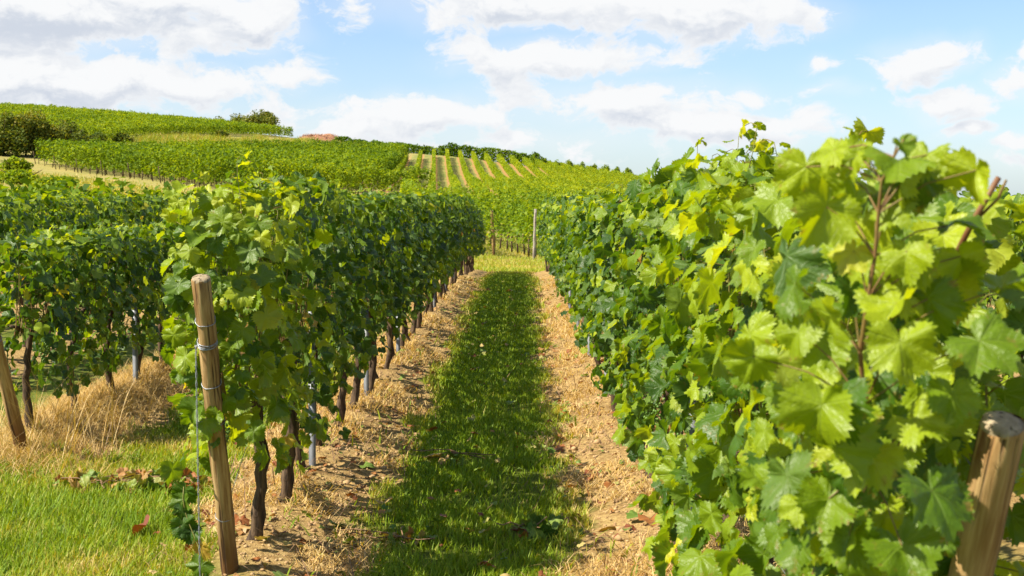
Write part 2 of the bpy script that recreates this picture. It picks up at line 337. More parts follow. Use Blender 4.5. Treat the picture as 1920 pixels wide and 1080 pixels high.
pb = t.new('ShaderNodeBsdfPrincipled'); t.put(pb.inputs['Base Color'], col); pb.inputs['Roughness'].default_value = .95; pb.inputs['Specular IOR Level'].default_value = .1
bp = t.new('ShaderNodeBump'); bp.inputs['Strength'].default_value = .8; bp.inputs['Distance'].default_value = .02; t.put(bp.inputs['Height'], t.noise(pos, 55, 5, .7)); t.l.new(bp.outputs[0], pb.inputs['Normal'])
t.l.new(pb.outputs[0], out.inputs[0])
tag(obj('ground', gme, m), kind='structure')

# ------------------------------------------------------------------ vine leaves
KEY = [(0, 1.0), (11, .88), (22, .68), (27, .66), (38, .80), (51, .93), (63, .78), (76, .60), (82, .60), (98, .70), (114, .74), (132, .60), (150, .50), (166, .36), (180, .07)]
KA = np.radians([k[0] for k in KEY]); KR = np.array([k[1] for k in KEY])
def leaf_template(lod, rng):
    if lod == 0: th = np.radians(np.arange(-180, 180, 5.0)); 
    elif lod == 1: th = np.concatenate([-KA[1:][::-1], KA[:-1]])
    else: th = np.radians([-180, -150, -114, -80, -51, -24, 0, 24, 51, 80, 114, 150])
    r = np.interp(np.abs(th), KA, KR); soft = np.interp(np.abs(th), np.radians([0, 25, 50, 80, 114, 150, 168, 180]), [1, .88, .92, .80, .76, .60, .40, .12]); r = soft + (r - soft) * rng.uniform(.1, .85)
    if lod == 0: r = r * (1 + np.where(np.arange(len(th)) % 2, .085, -.06) * (np.abs(th) < 2.9))
    r = r * (1 + (rng.random(len(th)) - .5) * .08)
    O = np.stack([np.sin(th) * r, np.cos(th) * r], -1); O[:, 0] *= 1.04 + .1 * rng.random()
    RG = {0: (.28, .56, .82, 1.0), 1: (.52, 1.0)}.get(lod)
    if lod < 2: XY = np.concatenate([[[0, 0]]] + [O * q for q in RG])
    else: XY = np.concatenate([[[0, 0.05]], O])
    x, y = XY[:, 0], XY[:, 1]; rr = np.hypot(x, y); tt = np.arctan2(x, y)
    fold = rng.uniform(-.15, .5); cup = rng.uniform(-.08, .42); wav = rng.uniform(.05, .2); ph = rng.uniform(0, 6)
    z = fold * np.abs(x) - cup * rr ** 2 + wav * rr * np.sin(3 * tt + ph) + .06 * rr * np.sin(7 * tt + ph * 2) - rng.uniform(0, .3) * np.maximum(y, 0) ** 2
    so = rng.uniform(0, 90); z = z + (fbm(x + so, y, 2.6, 2, 3) - .5) * .40 * np.minimum(rr * 1.6, 1)
    k = len(th); j = np.arange(k); jn = (j + 1) % k
    tri = np.stack([np.zeros(k, int), 1 + jn, 1 + j], -1); fs = [tri]
    if lod < 2:
        for q in range(len(RG) - 1): fs.append(np.stack([1 + q * k + j, 1 + q * k + jn, 1 + (q + 1) * k + jn, 1 + (q + 1) * k + j], -1))
    return np.stack([x, y, z], -1), fs, XY
_trng = np.random.default_rng(4)
TEMPL = {l: [leaf_template(l, _trng) for _ in range(12)] for l in (0, 1, 2)}
def place_leaves(mb, P, N, T, S, tint, lod, rng):
    """P points of attachment, N normals, T tip directions, S sizes"""
    N = norm(N); T = norm(T - (T * N).sum(-1, keepdims=True) * N); X = np.cross(T, N)
    R = np.stack([X, T, N], -1); which = rng.integers(0, len(TEMPL[lod]), len(P))
    for w, (V, fs, XY) in enumerate(TEMPL[lod]):
        sel = np.nonzero(which == w)[0]
        if not len(sel): continue
        VV = np.einsum('nij,kj->nki', R[sel], V) * S[sel][:, None, None] + P[sel][:, None]
        k = len(V); off = np.arange(len(sel))[:, None, None] * k
        mb.add(VV.reshape(-1, 3), [(f[None] + off).reshape(-1, f.shape[1]) for f in fs], np.repeat(tint[sel], k), np.tile(XY, (len(sel), 1)))
def canopy(rng, L=.86, zlo=.56, ztop=1.76, hw=.20, lod=1, shoots=11, filler=275, size=.060, y_ext=(0, 0), front=0.0, bright=0.0, tall=0.0, extra=()):
    """one vine's leaves and canes: shoots rise from the cordon, a leaf on a stalk at every node, filler leaves close the sides"""
    lv = MB(); cn = MB(); P = []; N = []; T = []; S = []; C = []
    y0, y1 = -L / 2 - y_ext[0], L / 2 + y_ext[1]
    ns = int(shoots * (y1 - y0) / L)
    for k in range(ns):
        y = y0 + (k + rng.random()) / ns * (y1 - y0); side = rng.choice([-1, 1]); lean = rng.uniform(0, .13) * side
        top = ztop + rng.uniform(-.16, .06) + (rng.random() < .3) * rng.uniform(.02, .09 + tall)
        nn = max(5, int((top - .72) / .072)); s = np.linspace(0, 1, nn)
        pts = np.stack([lean * np.sin(s * 2.6) + np.cumsum(rng.normal(0, .010, nn)), y + np.cumsum(rng.normal(0, .013, nn)), .72 + s * (top - .72)], -1)
        if lod < 2 or k % 3 == 0: cn.tube(pts, np.linspace(.0046, .0012, nn), 5 if lod == 0 else 3, np.linspace(.1, 1, nn).repeat(5 if lod == 0 else 3), cap=False)
        sg = rng.choice([-1, 1])
        for i in range(nn):
            sg = -sg; u = i / (nn - 1)
            dirv = np.array([sg * rng.uniform(.5, 1), rng.uniform(-.8, .8), rng.uniform(-.2, .5)]); dirv /= np.linalg.norm(dirv)
            pl = rng.uniform(.06, .13) * (1 - .6 * u * (u > .8))
            p = pts[i] + dirv * pl
            if lod < 2: cn.tube(np.stack([pts[i], pts[i] + dirv * pl * .5 + [0, 0, .01], p]), [.0018, .0014, .0011], 3, rng.uniform(0, .7), cap=False)
            P.append(p); o = np.array([sg * 1.0, dirv[1] * .6, 0])
            N.append(o * .6 + [0, 0, .55 + .35 * u] + rng.normal(0, .38, 3)); T.append(o * .5 + [0, 0, -.75] + rng.normal(0, .35, 3))
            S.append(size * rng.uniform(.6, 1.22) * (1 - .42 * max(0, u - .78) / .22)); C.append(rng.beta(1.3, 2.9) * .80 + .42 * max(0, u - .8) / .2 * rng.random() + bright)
            if u > .72:
                P.append(pts[i] + rng.normal(0, .018, 3)); N.append(rng.normal(0, .6, 3) + [0, 0, .7]); T.append(rng.normal(0, .7, 3) + [0, 0, -.35]); S.append(size * rng.uniform(.45, .85) * (1.25 - .6 * u)); C.append(rng.uniform(.25, .72))
    nf = int(filler * (y1 - y0) / L)
    for k in range(nf):
        y = rng.uniform(y0, y1); r = rng.random()
        if front and rng.random() < front:            # leaves that close the end of the row
            z = rng.uniform(zlo + .10, ztop - .05); x = rng.uniform(-1, 1) * hw; y = y0 + rng.uniform(-.12, .06); o = np.array([x * 1.5, -1.0, 0])
        else:
            z = zlo + (ztop - zlo) * (rng.random() ** .9); sg = rng.choice([-1, 1])
            wz = hw * (1.12 - .35 * abs((z - zlo) / (ztop - zlo) - .55)); x = sg * (wz + rng.normal(0, .045)); o = np.array([sg, rng.normal(0, .35), 0.0])
            if r < .17: z = ztop + rng.uniform(-.09, .02); x = rng.uniform(-1, 1) * hw; o = np.array([x * 2, rng.normal(0, .5), .9])
            elif r < .25: z = zlo - rng.uniform(-.05, .10); 
        P.append((x, y, z)); N.append(o * .75 + [0, 0, .38] + rng.normal(0, .30, 3)); T.append(np.array([o[0] * .3, o[1] * .3, -.9]) + rng.normal(0, .38, 3))
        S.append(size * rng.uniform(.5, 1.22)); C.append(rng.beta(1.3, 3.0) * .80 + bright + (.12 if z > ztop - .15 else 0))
    for (p, nd, td, sz, ti) in extra:
        p = np.array(p); P.append(p); N.append(nd); T.append(td); S.append(sz); C.append(ti)
    N = [np.asarray(q, float) * (-1 if (rng.random() < .16) else 1) for q in N]
    C = np.array(C); odd = rng.random(len(C)); C = np.where(odd < .004, rng.uniform(.86, 1.0, len(C)), np.minimum(C, .80))
    place_leaves(lv, np.array(P), np.array(N), np.array(T), np.array(S), C, lod, rng)
    return lv, cn
def trunk_mesh(rng, h=.74, arm=.36, r=.030):
    mb = MB(); n = 13; s = np.linspace(0, 1, n); bend = rng.uniform(-.07, .07, 2)
    P = np.stack([bend[0] * np.sin(s * 3) + rng.normal(0, .006, n), bend[1] * np.sin(s * 3.4) + rng.normal(0, .008, n), -.08 + s * (h + .08)], -1)
    R = r * (1.3 - .55 * s + .35 * np.exp(-(s / .1) ** 2) + .25 * np.exp(-((s - .95) / .1) ** 2)) * (1 + rng.normal(0, .12, n))
    mb.tube(P, R, 12, 0, True, .5, rng)
    for sg in (-1, 1):
        q = np.linspace(0, 1, 6); mb.tube(np.stack([P[-1][0] + rng.normal(0, .008, 6), P[-1][1] + sg * q * arm, h - .02 + .07 * q + rng.normal(0, .006, 6)], -1), .020 - .010 * q, 7, 0, True, .2, rng)
    return mb.mesh('trunk')
def bunch_mesh(rng):
    mb = MB(); ph = (1 + 5 ** .5) / 2
    ico = norm(np.array([(-1, ph, 0), (1, ph, 0), (-1, -ph, 0), (1, -ph, 0), (0, -1, ph), (0, 1, ph), (0, -1, -ph), (0, 1, -ph), (ph, 0, -1), (ph, 0, 1), (-ph, 0, -1), (-ph, 0, 1)], float))
    fc = np.array([(0, 11, 5), (0, 5, 1), (0, 1, 7), (0, 7, 10), (0, 10, 11), (1, 5, 9), (5, 11, 4), (11, 10, 2), (10, 7, 6), (7, 1, 8), (3, 9, 4), (3, 4, 2), (3, 2, 6), (3, 6, 8), (3, 8, 9), (4, 9, 5), (2, 4, 11), (6, 2, 10), (8, 6, 7), (9, 8, 1)])
    for k in range(46):
        u = k / 45; rad = .036 * (1 - .75 * u); a = k * 2.4
        mb.add(ico * rng.uniform(.0065, .0085) + [math.cos(a) * rad, math.sin(a) * rad, -.13 * u + rng.normal(0, .004)], [fc])
    mb.tube([(0, 0, .07), (0, 0, 0), (0, 0, -.1)], .002, 4)
    return mb.mesh('grape_bunch')
rngB = np.random.default_rng(11)
TRUNKS = [trunk_mesh(rngB, rng_h, .36, rr) for rng_h, rr in ((.74, .024), (.70, .028), (.76, .021), (.72, .026), (.74, .030), (.73, .023))]
BUNCHES = [bunch_mesh(rngB) for _ in range(3)]
def pair(rng, **kw):
    a, b = canopy(rng, **kw); return a.mesh('foliage'), b.mesh('canes')
NEARV = [pair(rngB, lod=1, ztop=1.63) for _ in range(7)]
LOWV = [pair(rngB, lod=1, zlo=.40, ztop=1.36, shoots=13, filler=290, size=.064) for _ in range(5)]
FARV = [pair(rngB, lod=2, ztop=1.63, shoots=10, filler=250, size=.068) for _ in range(6)]
FARLOW = [pair(rngB, lod=2, zlo=.40, ztop=1.36, shoots=10, filler=200, size=.068) for _ in range(4)]
def vine(x, y, label, group, rng, meshes, bunches=0, flip=True):
    e = empty('grapevine', (x, y, hz(x, y)), math.pi if (flip and rng.random() < .5) else 0.0)
    tag(e, label, 'grapevine', group)
    obj('trunk', TRUNKS[rng.integers(len(TRUNKS))], M_BARK, e)
    fo, ca = meshes
    f = obj('foliage', fo, M_LEAF, e); c = obj('canes', ca, M_CANE, e)
    for k in range(bunches):
        b = obj('grape_bunch', BUNCHES[k % 3], M_GRAPE, e); b.location = (rng.choice([-1, 1]) * rng.uniform(.10, .20), rng.uniform(-.38, .38), rng.uniform(.60, .80)); b.rotation_euler = (0, 0, rng.uniform(0, 6))
    return e
def row(x, ys, labelf, group, seed, near, far, split, custom=None, bunches=2):
    rng = np.random.default_rng(seed); last = -1
    for i, y in enumerate(ys):
        if custom and i in custom: vine(x + rng.normal(0, .02), y, labelf(i), group, rng, custom[i], bunches, False); continue
        pool = near if y < split else far; k = rng.integers(len(pool))
        if k == last: k = (k + 1) % len(pool)
        last = k
        vine(x + rng.normal(0, .02), y, labelf(i), group, rng, pool[k], bunches if y < split else 0)
XL1, XR1, XL2, XL3, XR2 = ROWX0, ROWX0 + PITCH, ROWX0 - PITCH, ROWX0 - 2 * PITCH, ROWX0 + 2 * PITCH
rngC = np.random.default_rng(23)
# row left of the lane
EXL = []
for k in range(26):
    w_ = np.array(at(rngC.uniform(318, 400), rngC.uniform(400, 650), rngC.uniform(5.95, 6.3))) - [ROWX0, 6.78, .05]
    EXL.append((w_, (rngC.normal(-.5, .4), rngC.normal(-.6, .3), rngC.normal(.55, .25)), (rngC.normal(-.2, .5), rngC.normal(-.2, .3), -.9), rngC.uniform(.035, .07), rngC.uniform(.5, .78)))
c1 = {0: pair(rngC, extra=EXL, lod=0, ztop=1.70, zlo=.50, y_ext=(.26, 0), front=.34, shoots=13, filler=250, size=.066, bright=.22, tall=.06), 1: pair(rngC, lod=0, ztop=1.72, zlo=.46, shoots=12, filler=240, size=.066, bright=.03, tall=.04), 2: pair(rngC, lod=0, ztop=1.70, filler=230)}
row(XL1, [6.78 + .84 * i for i in range(40)], lambda i: f'{ordinal(i)} grapevine behind the leaning wooden post, in the shaded row left of the lane', 'grapevines in the row left of the grass lane', 1, NEARV, FARV, 16, c1)
# row right of the lane, its near end close to the camera
EXTRA = []
for k in range(135):
    py = rngC.uniform(330, 1080); px = rngC.uniform(1400 + max(0, 560 - py) * .5, 1800)
    if py < 420 and rngC.random() < .5: continue
    w_ = np.array(at(px, py, rngC.uniform(2.1, 2.75))) - [ROWX0 + PITCH, 3.08, .05]
    EXTRA.append((w_, (rngC.normal(-.5, .4), rngC.normal(-.55, .3), rngC.normal(.5, .3)), (rngC.normal(-.15, .5), rngC.normal(-.2, .3), -1), rngC.uniform(.035, .068), rngC.uniform(.15, .74)))
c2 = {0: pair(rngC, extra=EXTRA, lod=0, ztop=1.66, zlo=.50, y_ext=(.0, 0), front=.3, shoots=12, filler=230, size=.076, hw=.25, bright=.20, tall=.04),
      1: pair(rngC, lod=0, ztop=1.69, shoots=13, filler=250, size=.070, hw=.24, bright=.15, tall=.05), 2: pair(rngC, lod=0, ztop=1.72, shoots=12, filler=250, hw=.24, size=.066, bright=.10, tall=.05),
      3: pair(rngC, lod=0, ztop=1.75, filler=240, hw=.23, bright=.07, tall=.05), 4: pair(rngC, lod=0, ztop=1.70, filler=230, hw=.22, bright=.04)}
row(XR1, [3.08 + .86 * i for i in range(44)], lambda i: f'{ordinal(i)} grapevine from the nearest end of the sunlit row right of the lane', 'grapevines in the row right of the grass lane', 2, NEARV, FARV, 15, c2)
row(XL2, [9.9 + .88 * i for i in range(36)], lambda i: f'{ordinal(i)} low grapevine in the row between the dry straw and the left edge', 'low grapevines in the second row on the left', 3, LOWV, FARLOW, 14)
row(XL3, [12.6 + .95 * i for i in range(31)], lambda i: f'{ordinal(i)} tall grapevine in the dark row behind the low left row', 'tall grapevines in the third row on the left', 4, NEARV, FARV, 10, None, 0)
row(XR2, [5.2 + .88 * i for i in range(14)], lambda i: f'{ordinal(i)} grapevine in the row half hidden beyond the right wooden post', 'grapevines in the second row on the right', 5, NEARV, FARV, 13, None, 0)

# hero shoots and big leaves at the near end of the right row: one leafy shoot of its own
def hero():
    rng = np.random.default_rng(77); lv = MB(); cn = MB(); P = []; N = []; T = []; S = []; C = []
    Y = 2.02
    path = np.array([at(1640, 900, 2.1), at(1625, 760, 2.06), at(1615, 660, 2.04), at(1628, 560, 2.02), at(1640, 480, 2.02), at(1645, 400, 2.0), at(1650, 340, 2.0), at(1672, 295, 1.98), at(1690, 262, 1.97)])
    cn.tube(path, np.linspace(.0042, .0015, len(path)), 7, np.linspace(.15, .3, len(path)).repeat(7))
    #  px, py of the stalk end, depth, leaf half-size in metres, tip direction (image), facing, tint
    L = [(1690, 640, 1.95, .105, (.05, -1), (-.35, -.75, .55), .62), (1560, 590, 1.98, .100, (-.3, -1), (-.8, -.5, .25), .58), (1840, 640, 1.92, .105, (.5, -.8), (-.1, -.7, .75), .45),
         (1700, 470, 2.0, .090, (.15, -1), (-.4, -.7, .5), .62), (1545, 760, 2.0, .105, (-.15, -1), (-.75, -.6, .2), .56), (1755, 925, 1.96, .115, (.1, -1), (0, -.75, .65), .25),
         (1720, 330, 2.0, .075, (.3, -1), (.2, -.9, .2), .35), (1690, 330, 2.0, .070, (-.2, -1), (-.5, -.7, .3), .66), (1685, 270, 1.97, .035, (.2, -.4), (.2, -.8, .4), .45),
         (1600, 470, 2.03, .065, (-.6, -1), (-.6, -.4, .5), .80), (1790, 420, 2.1, .090, (.6, -.3), (-.2, -.5, .9), .40), (1800, 480, 2.1, .080, (.4, -1), (-.2, -.8, .4), .58),
         (1560, 370, 2.15, .080, (-.5, -.8), (-.6, -.6, .4), .55), (1500, 620, 2.1, .075, (-.7, -.6), (-.7, -.5, .6), .60), (1480, 740, 2.2, .08, (-.4, -1), (-.7, -.5, .4), .50),
         (1640, 860, 2.05, .085, (-.4, -.8), (-.5, -.7, .5), .55), (1720, 790, 2.0, .09, (.5, -.6), (-.3, -.7, .6), .52), (1560, 940, 2.1, .10, (-.4, -1), (-.6, -.7, .4), .40), (1790, 740, 2.0, .085, (.0, -1), (-.2, -.8, .5), .46),
         (1600, 1010, 2.1, .10, (0, -1), (-.4, -.8, .5), .5), (1470, 900, 2.25, .09, (-.5, -1), (-.7, -.6, .3), .42), (1700, 1030, 2.05, .10, (.3, -1), (-.2, -.8, .5), .42), (1770, 940, 2.0, .085, (.2, -1), (-.4, -.8, .3), .35),
         (1880, 540, 2.05, .09, (.6, -.6), (-.2, -.6, .8), .48), (1590, 300, 2.2, .055, (-.4, .5), (-.3, -.9, .3), .6), (1740, 560, 2.05, .085, (.5, -.9), (-.2, -.8, .5), .30)]
    for k in range(26):
        q = path[rng.integers(0, len(path))]; L.append((977 + q[0] / q[1] * F_PX + rng.normal(0, 70), 366 + (EYE - q[2]) / q[1] * F_PX + rng.normal(0, 40), q[1] + rng.uniform(-.05, .12), rng.uniform(.06, .10), (rng.normal(0, .6), -1), (rng.normal(-.3, .4), -.6, rng.normal(.5, .3)), rng.uniform(.2, .72)))
    L = [q for q in L if q[1] > 255 and not (q[0] > 1790 and q[1] > 700)]
    for (px, py, Y, s, td, nd, ti) in L:
        p = np.array(at(px, py, Y)); k = np.argmin(np.abs(path[:, 2] - p[2])); a = path[min(k + (0 if k == 0 else -1), len(path) - 1)]
        cn.tube(np.stack([a, (a + p) / 2 + [0, 0, .012], p]), [.0016, .0012, .0010], 5, rng.uniform(0, .5), cap=False)
        P.append(p); N.append(np.array(nd) + rng.normal(0, .30, 3)); T.append(np.array([td[0], -.15, td[1]])); S.append(s * rng.uniform(.52, .76)); C.append(ti + rng.uniform(-.08, .10))
    cut = MB(); cut.tube([at(1770, 520, 2.25), at(1822, 415, 2.2), at(1868, 333, 2.17)], [.0048, .0050, .0046], 8, .0); cut.tube([at(1822, 418, 2.2), at(1868, 372, 2.18), at(1882, 338, 2.16)], [.0028, .0024, .002], 6, .25)
    place_leaves(lv, np.array(P), np.array(N), np.array(T), np.array(S), np.array(C), 0, rng)
    e = empty('vine_shoot', tuple(path[0])); tag(e, 'tall blurred shoot with large bright leaves rising beside the right wooden post', 'vine shoot')
    off = np.array(path[0])
    for mb in (lv, cn, cut): mb.V = [v - off for v in mb.V]
    obj('leaves', lv.mesh('leaves'), M_LEAF, e); obj('stem', cn.mesh('stem'), M_CANE, e); obj('cut_cane', cut.mesh('cut_cane'), M_CANE, e)
hero()

# ------------------------------------------------------------------ posts, stakes, wires
def wood_post(base, top, r, label, mats=(M_WOOD, M_WOODTOP), wraps=(), group=None, name='wooden_post'):
    rng = np.random.default_rng(int(abs(base[0] * 100) + base[1] * 10)); base = np.array(base, float); top = np.array(top, float); v = top - base; Lh = np.linalg.norm(v)
    e = empty(name, tuple(base)); tag(e, label, 'post', group); e.rotation_euler = Vector(v).to_track_quat('Z', 'Y').to_euler()
    mb = MB(); zs = np.concatenate([[-.25], np.linspace(0, Lh - .012, 14), [Lh - .004]])
    P = np.stack([rng.normal(0, .0015, len(zs)), rng.normal(0, .0015, len(zs)), zs], -1); R = r * (1 + rng.normal(0, .015, len(zs))); R[-1] = r * .93
    mb.tube(P, R, 20, 0, False, .11, rng); obj('shaft', mb.mesh('shaft'), mats[0], e)
    cp = MB(); th = np.arange(20) * math.pi / 10
    ring = lambda q, z: np.stack([np.cos(th) * q, np.sin(th) * q, np.full(20, z)], -1)
    V = np.concatenate([ring(r * .985, Lh - .012), ring(r * .93, Lh - .001), ring(r * .5, Lh + .002), [[0, 0, Lh + .003]]]); j = np.arange(20); k = (j + 1) % 20
    cp.add(V, [np.concatenate([np.stack([a + j, a + k, a + 20 + k, a + 20 + j], -1) for a in (0, 20)]), np.stack([40 + j, 40 + k, np.full(20, 60)], -1)]); obj('end_grain', cp.mesh('end_grain'), mats[1], e)
    for (zf, turns) in wraps:
        w = MB(); n = int(turns * 16); a = np.linspace(0, turns * 2 * math.pi, n); q = r * 1.06
        w.tube(np.stack([np.cos(a) * q, np.sin(a) * q, Lh * zf + np.cumsum(rng.normal(0, .0022, n)) + .010 * np.sin(a)], -1), .0022, 5); obj('wire_wrap', w.mesh('wire_wrap'), M_WIRE, e)
    return e
LB = np.array([XL1 - .02, 6.38, -.02]); LT = np.array(at(375, 520, 5.80))
wood_post(LB, LT, .039, 'leaning wooden post wrapped with wire at the front of the left row', wraps=((.80, 4.2), (.88, 1.2), (.56, 1.3), (.25, 1.2), (.68, 1.1)))
RB = np.array([XR1, 2.95, 0.05]); RT = np.array(at(1888, 792, 2.36))
wood_post(RB, RT, .038, 'large blurred wooden post at the lower right corner', wraps=((.74, 3.2),))
wood_post((XL2 + .03, 9.42, 0.05), at(-25, 600, 8.9), .042, 'reddish wooden post leaning at the left edge by the straw', wraps=((.86, 1.5),))
wood_post(at(926, 479, 60), at(922, 394, 59.6), .060, 'brown wooden post at the end of the lane, left of the gap')
wood_post(at(1001, 485, 58), at(1004, 392, 57.8), .055, 'grey wooden post at the end of the lane, right of the gap', (M_WOODGREY, M_WOODGREY))
def stake(x, y, label, group, hgt=0.95):
    mb = MB(); w, dd, tk, h = .040, .026, .003, hgt
    prof = np.array([(-w / 2, 0), (w / 2, 0), (w / 2, dd), (w / 4, dd), (w / 4, dd - tk), (w / 2 - tk, dd - tk), (w / 2 - tk, tk), (-w / 2 + tk, tk), (-w / 2 + tk, dd - tk), (-w / 4, dd - tk), (-w / 4, dd), (-w / 2, dd)])
    V = np.concatenate([np.c_[prof, np.full(12, -.2)], np.c_[prof, np.full(12, h)]]); j = np.arange(12); k = (j + 1) % 12
    mb.add(V, [np.stack([j, k, 12 + k, 12 + j], -1), np.array([[0, 1, 6, 7], [1, 2, 5, 6], [2, 3, 4, 5], [7, 8, 11, 0], [8, 9, 10, 11]]) + 12])
    o = obj('metal_stake', mb.mesh('metal_stake', False), M_STEEL, None, (x, y, hz(x, y))); tag(o, label, 'vineyard stake', group); return o
for i in range(8):
    stake(XL1 + .02, 8.62 + 3.05 * i, f'{ordinal(i)} grey metal stake along the shaded row left of the lane', 'metal stakes in the left row')
    stake(XR1 - .06, 5.85 + 2.95 * i, f'{ordinal(i)} grey metal stake along the sunlit row right of the lane', 'metal stakes in the right row')
for i in range(3): stake(XL2 + .02, 12.25 + 4.2 * i, f'{ordinal(i)} grey metal stake among the low vines above the straw', 'metal stakes in the low left row', 1.02)
def wires(x, y0, y1, heights, start, label):
    mb = MB()
    for k, z in enumerate(heights):
        ys = np.linspace(y0, y1, 40); P = np.stack([np.full(40, x + (.03 if k % 2 else -.03)), ys, np.full(40, z) + hbase(np.full(40, x), ys)], -1)
        if start is not None: P = np.concatenate([[start(k)], P])
        mb.tube(P, .0016, 4, 0, False)
    return tag(obj('trellis_wire', mb.mesh('trellis_wire'), M_WIRE), label, 'wire')
lp = lambda f: LB + (LT - LB) * f
wires(XL1, 7.0, 39.5, (.62, .80, 1.05, 1.35, 1.6), lambda k: lp((.25, .56, .68, .80, .88)[k]), 'trellis wires tied to the leaning post of the left row')
rp = lambda f: RB + (RT - RB) * f
wires(XR1, 3.6, 39.5, (.7, 1.0, 1.3, 1.6), lambda k: rp((.4, .6, .74, .9)[k]), 'trellis wires running through the right row from the blurred post')
mb = MB()                                                          # twisted guy wire from the left post to the ground
for ph in (0, math.pi):
    n = 80; s = np.linspace(0, 1, n); A0 = lp(.80) + np.array([-.045, -.02, 0]); B0 = np.array([XL1 - .03, 5.80, -.02]); P = A0 + (B0 - A0) * s[:, None]
    tw = .003 * np.stack([np.cos(s * 90 + ph), np.sin(s * 90 + ph), 0 * s], -1); mb.tube(P + tw, .0017, 5)
tag(obj('guy_wire', mb.mesh('guy_wire')), 'twisted guy wire running from the leaning left post down to the ground', 'wire').data.materials.append(M_WIRE)
def wilted():
    rng = np.random.default_rng(5); e = empty('wilted_shoot', (XL1 - .13, 5.9, 0)); tag(e, 'wilted vine shoot with limp leaves hanging beside the leaning post', 'vine shoot')
    st = MB(); n = 12; s = np.linspace(0, 1, n); P = np.stack([.02 + .05 * np.sin(s * 5), .05 + .12 * s, -.02 + .52 * s], -1); st.tube(P, np.linspace(.004, .002, n), 5, .9); obj('stem', st.mesh('stem'), M_CANE, e)
    lv = MB(); k = np.array([1, 3, 4, 6, 7, 8, 9, 10, 11]); Q = P[k] + rng.normal(0, .012, (9, 3))
    place_leaves(lv, Q, np.stack([rng.normal(0, .6, 9), -np.ones(9), rng.normal(.1, .2, 9)], -1), np.stack([rng.normal(0, .3, 9), rng.normal(0, .2, 9), -np.ones(9)], -1), rng.uniform(.05, .08, 9), np.array([.25, .1, .3, .95, .15, .2, .1, .3, .2]), 0, rng)
    obj('leaves', lv.mesh('leaves'), M_LEAF, e)
wilted()

# ------------------------------------------------------------------ ground cover near the camera
def blades(name, X, Y, H, Wd, tint, m_, label, cat, lean=.5, seed=0, bend=.5, lift=0.0, lmin=.15):
    rng = np.random.default_rng(seed); n = len(X); Z = hfull(X, Y) - .004 + lift; a = rng.uniform(0, 2 * math.pi, n); d = np.stack([np.cos(a), np.sin(a)], -1)
    s_ = np.stack([-d[:, 1], d[:, 0]], -1); ln = rng.uniform(lmin, 1, n) * lean
    V = np.empty((n, 5, 3))
    for q, (u, wf) in enumerate(((0, 1), (0, 1), (.55, .75), (.55, .75), (1, 0))):
        hx = ln * H * (u + bend * u * u) * .9; hzz = H * u * np.sqrt(np.maximum(0.05, 1 - (ln * .8 * u) ** 2)); sg = (-1, 1, -1, 1, 0)[q]
        V[:, q, :2] = np.stack([X, Y], -1) + d * hx[:, None] + s_ * (Wd * wf * sg)[:, None]; V[:, q, 2] = Z + hzz
    o = np.arange(n)[:, None] * 5
    me = mesh_of(name, V.reshape(-1, 3), [o + np.array([0, 1, 3, 2]), o + np.array([2, 3, 4])], {'tint': np.repeat(tint, 5)})
    return tag(obj(name, me, m_), label, cat, None, 'stuff')
rngG = np.random.default_rng(99)
def scatter(x0, x1, y0, y1, n, keep):
    # density falls with distance so that blades stay about a pixel wide
    u = rngG.random(n); Y = y0 * (y1 / y0) ** u; X = rngG.uniform(x0, x1, n); k = keep(X, Y) > rngG.random(n); return X[k], Y[k]
mown = lambda X, Y: (1 - soil_mask(X, Y)) * (rowdist(X) > .40) * np.maximum(sstep(.30, .44, fbm(X, Y, 2.6, 3, 91)), .25)
X, Y = scatter(-.95, .50, 6.2, 41, 130000, mown)
blades('lane_grass', X, Y, rngG.uniform(.025, .075, len(X)) * (1 + .008 * Y), 0.0010 + .00028 * Y, np.clip(rngG.beta(2, 3.4, len(X)) * .8 + .30 * (fbm(X, Y, 1.6, 3, 3) - .5) + sstep(30, 41, Y) * .35 + .40 * sstep(.70, .42, rowdist(X)), 0, 1), M_GRASS, 'short green grass covering the lane between the two rows', 'grass', .9, 1)
keepL = lambda X, Y: np.maximum((1 - soil_mask(X, Y)) * (rowdist(X) > .42) * (Y > end_y(X) - .3), (Y <= end_y(X) + .2) * 1.0) * (X > -3.6)
X, Y = scatter(-3.6, -1.45, 6.0, 22, 100000, keepL)
blades('verge_grass', X, Y, rngG.uniform(.025, .085, len(X)), 0.0010 + .00026 * Y, np.clip(.07 + rngG.beta(2, 2.8, len(X)) * .9 + 1.0 * (fbm(X, Y, 1.5, 3, 9) - .48), 0, 1), M_GRASS, 'green and yellowing grass left of the leaning post', 'grass', .9, 2)
X, Y = scatter(-9, 4, 40, 75, 42000, lambda X, Y: (Y > 40.5) * 1.0)
blades('headland_grass', X, Y, rngG.uniform(.06, .16, len(X)), np.full(len(X), .012), np.clip(.62 + .3 * rngG.normal(0, .5, len(X)) + .5 * (fbm(X, Y, .35, 3, 31) - .5), 0, 1), M_GRASS, 'pale dry grass across the far end of the lane', 'grass', .9, 3)
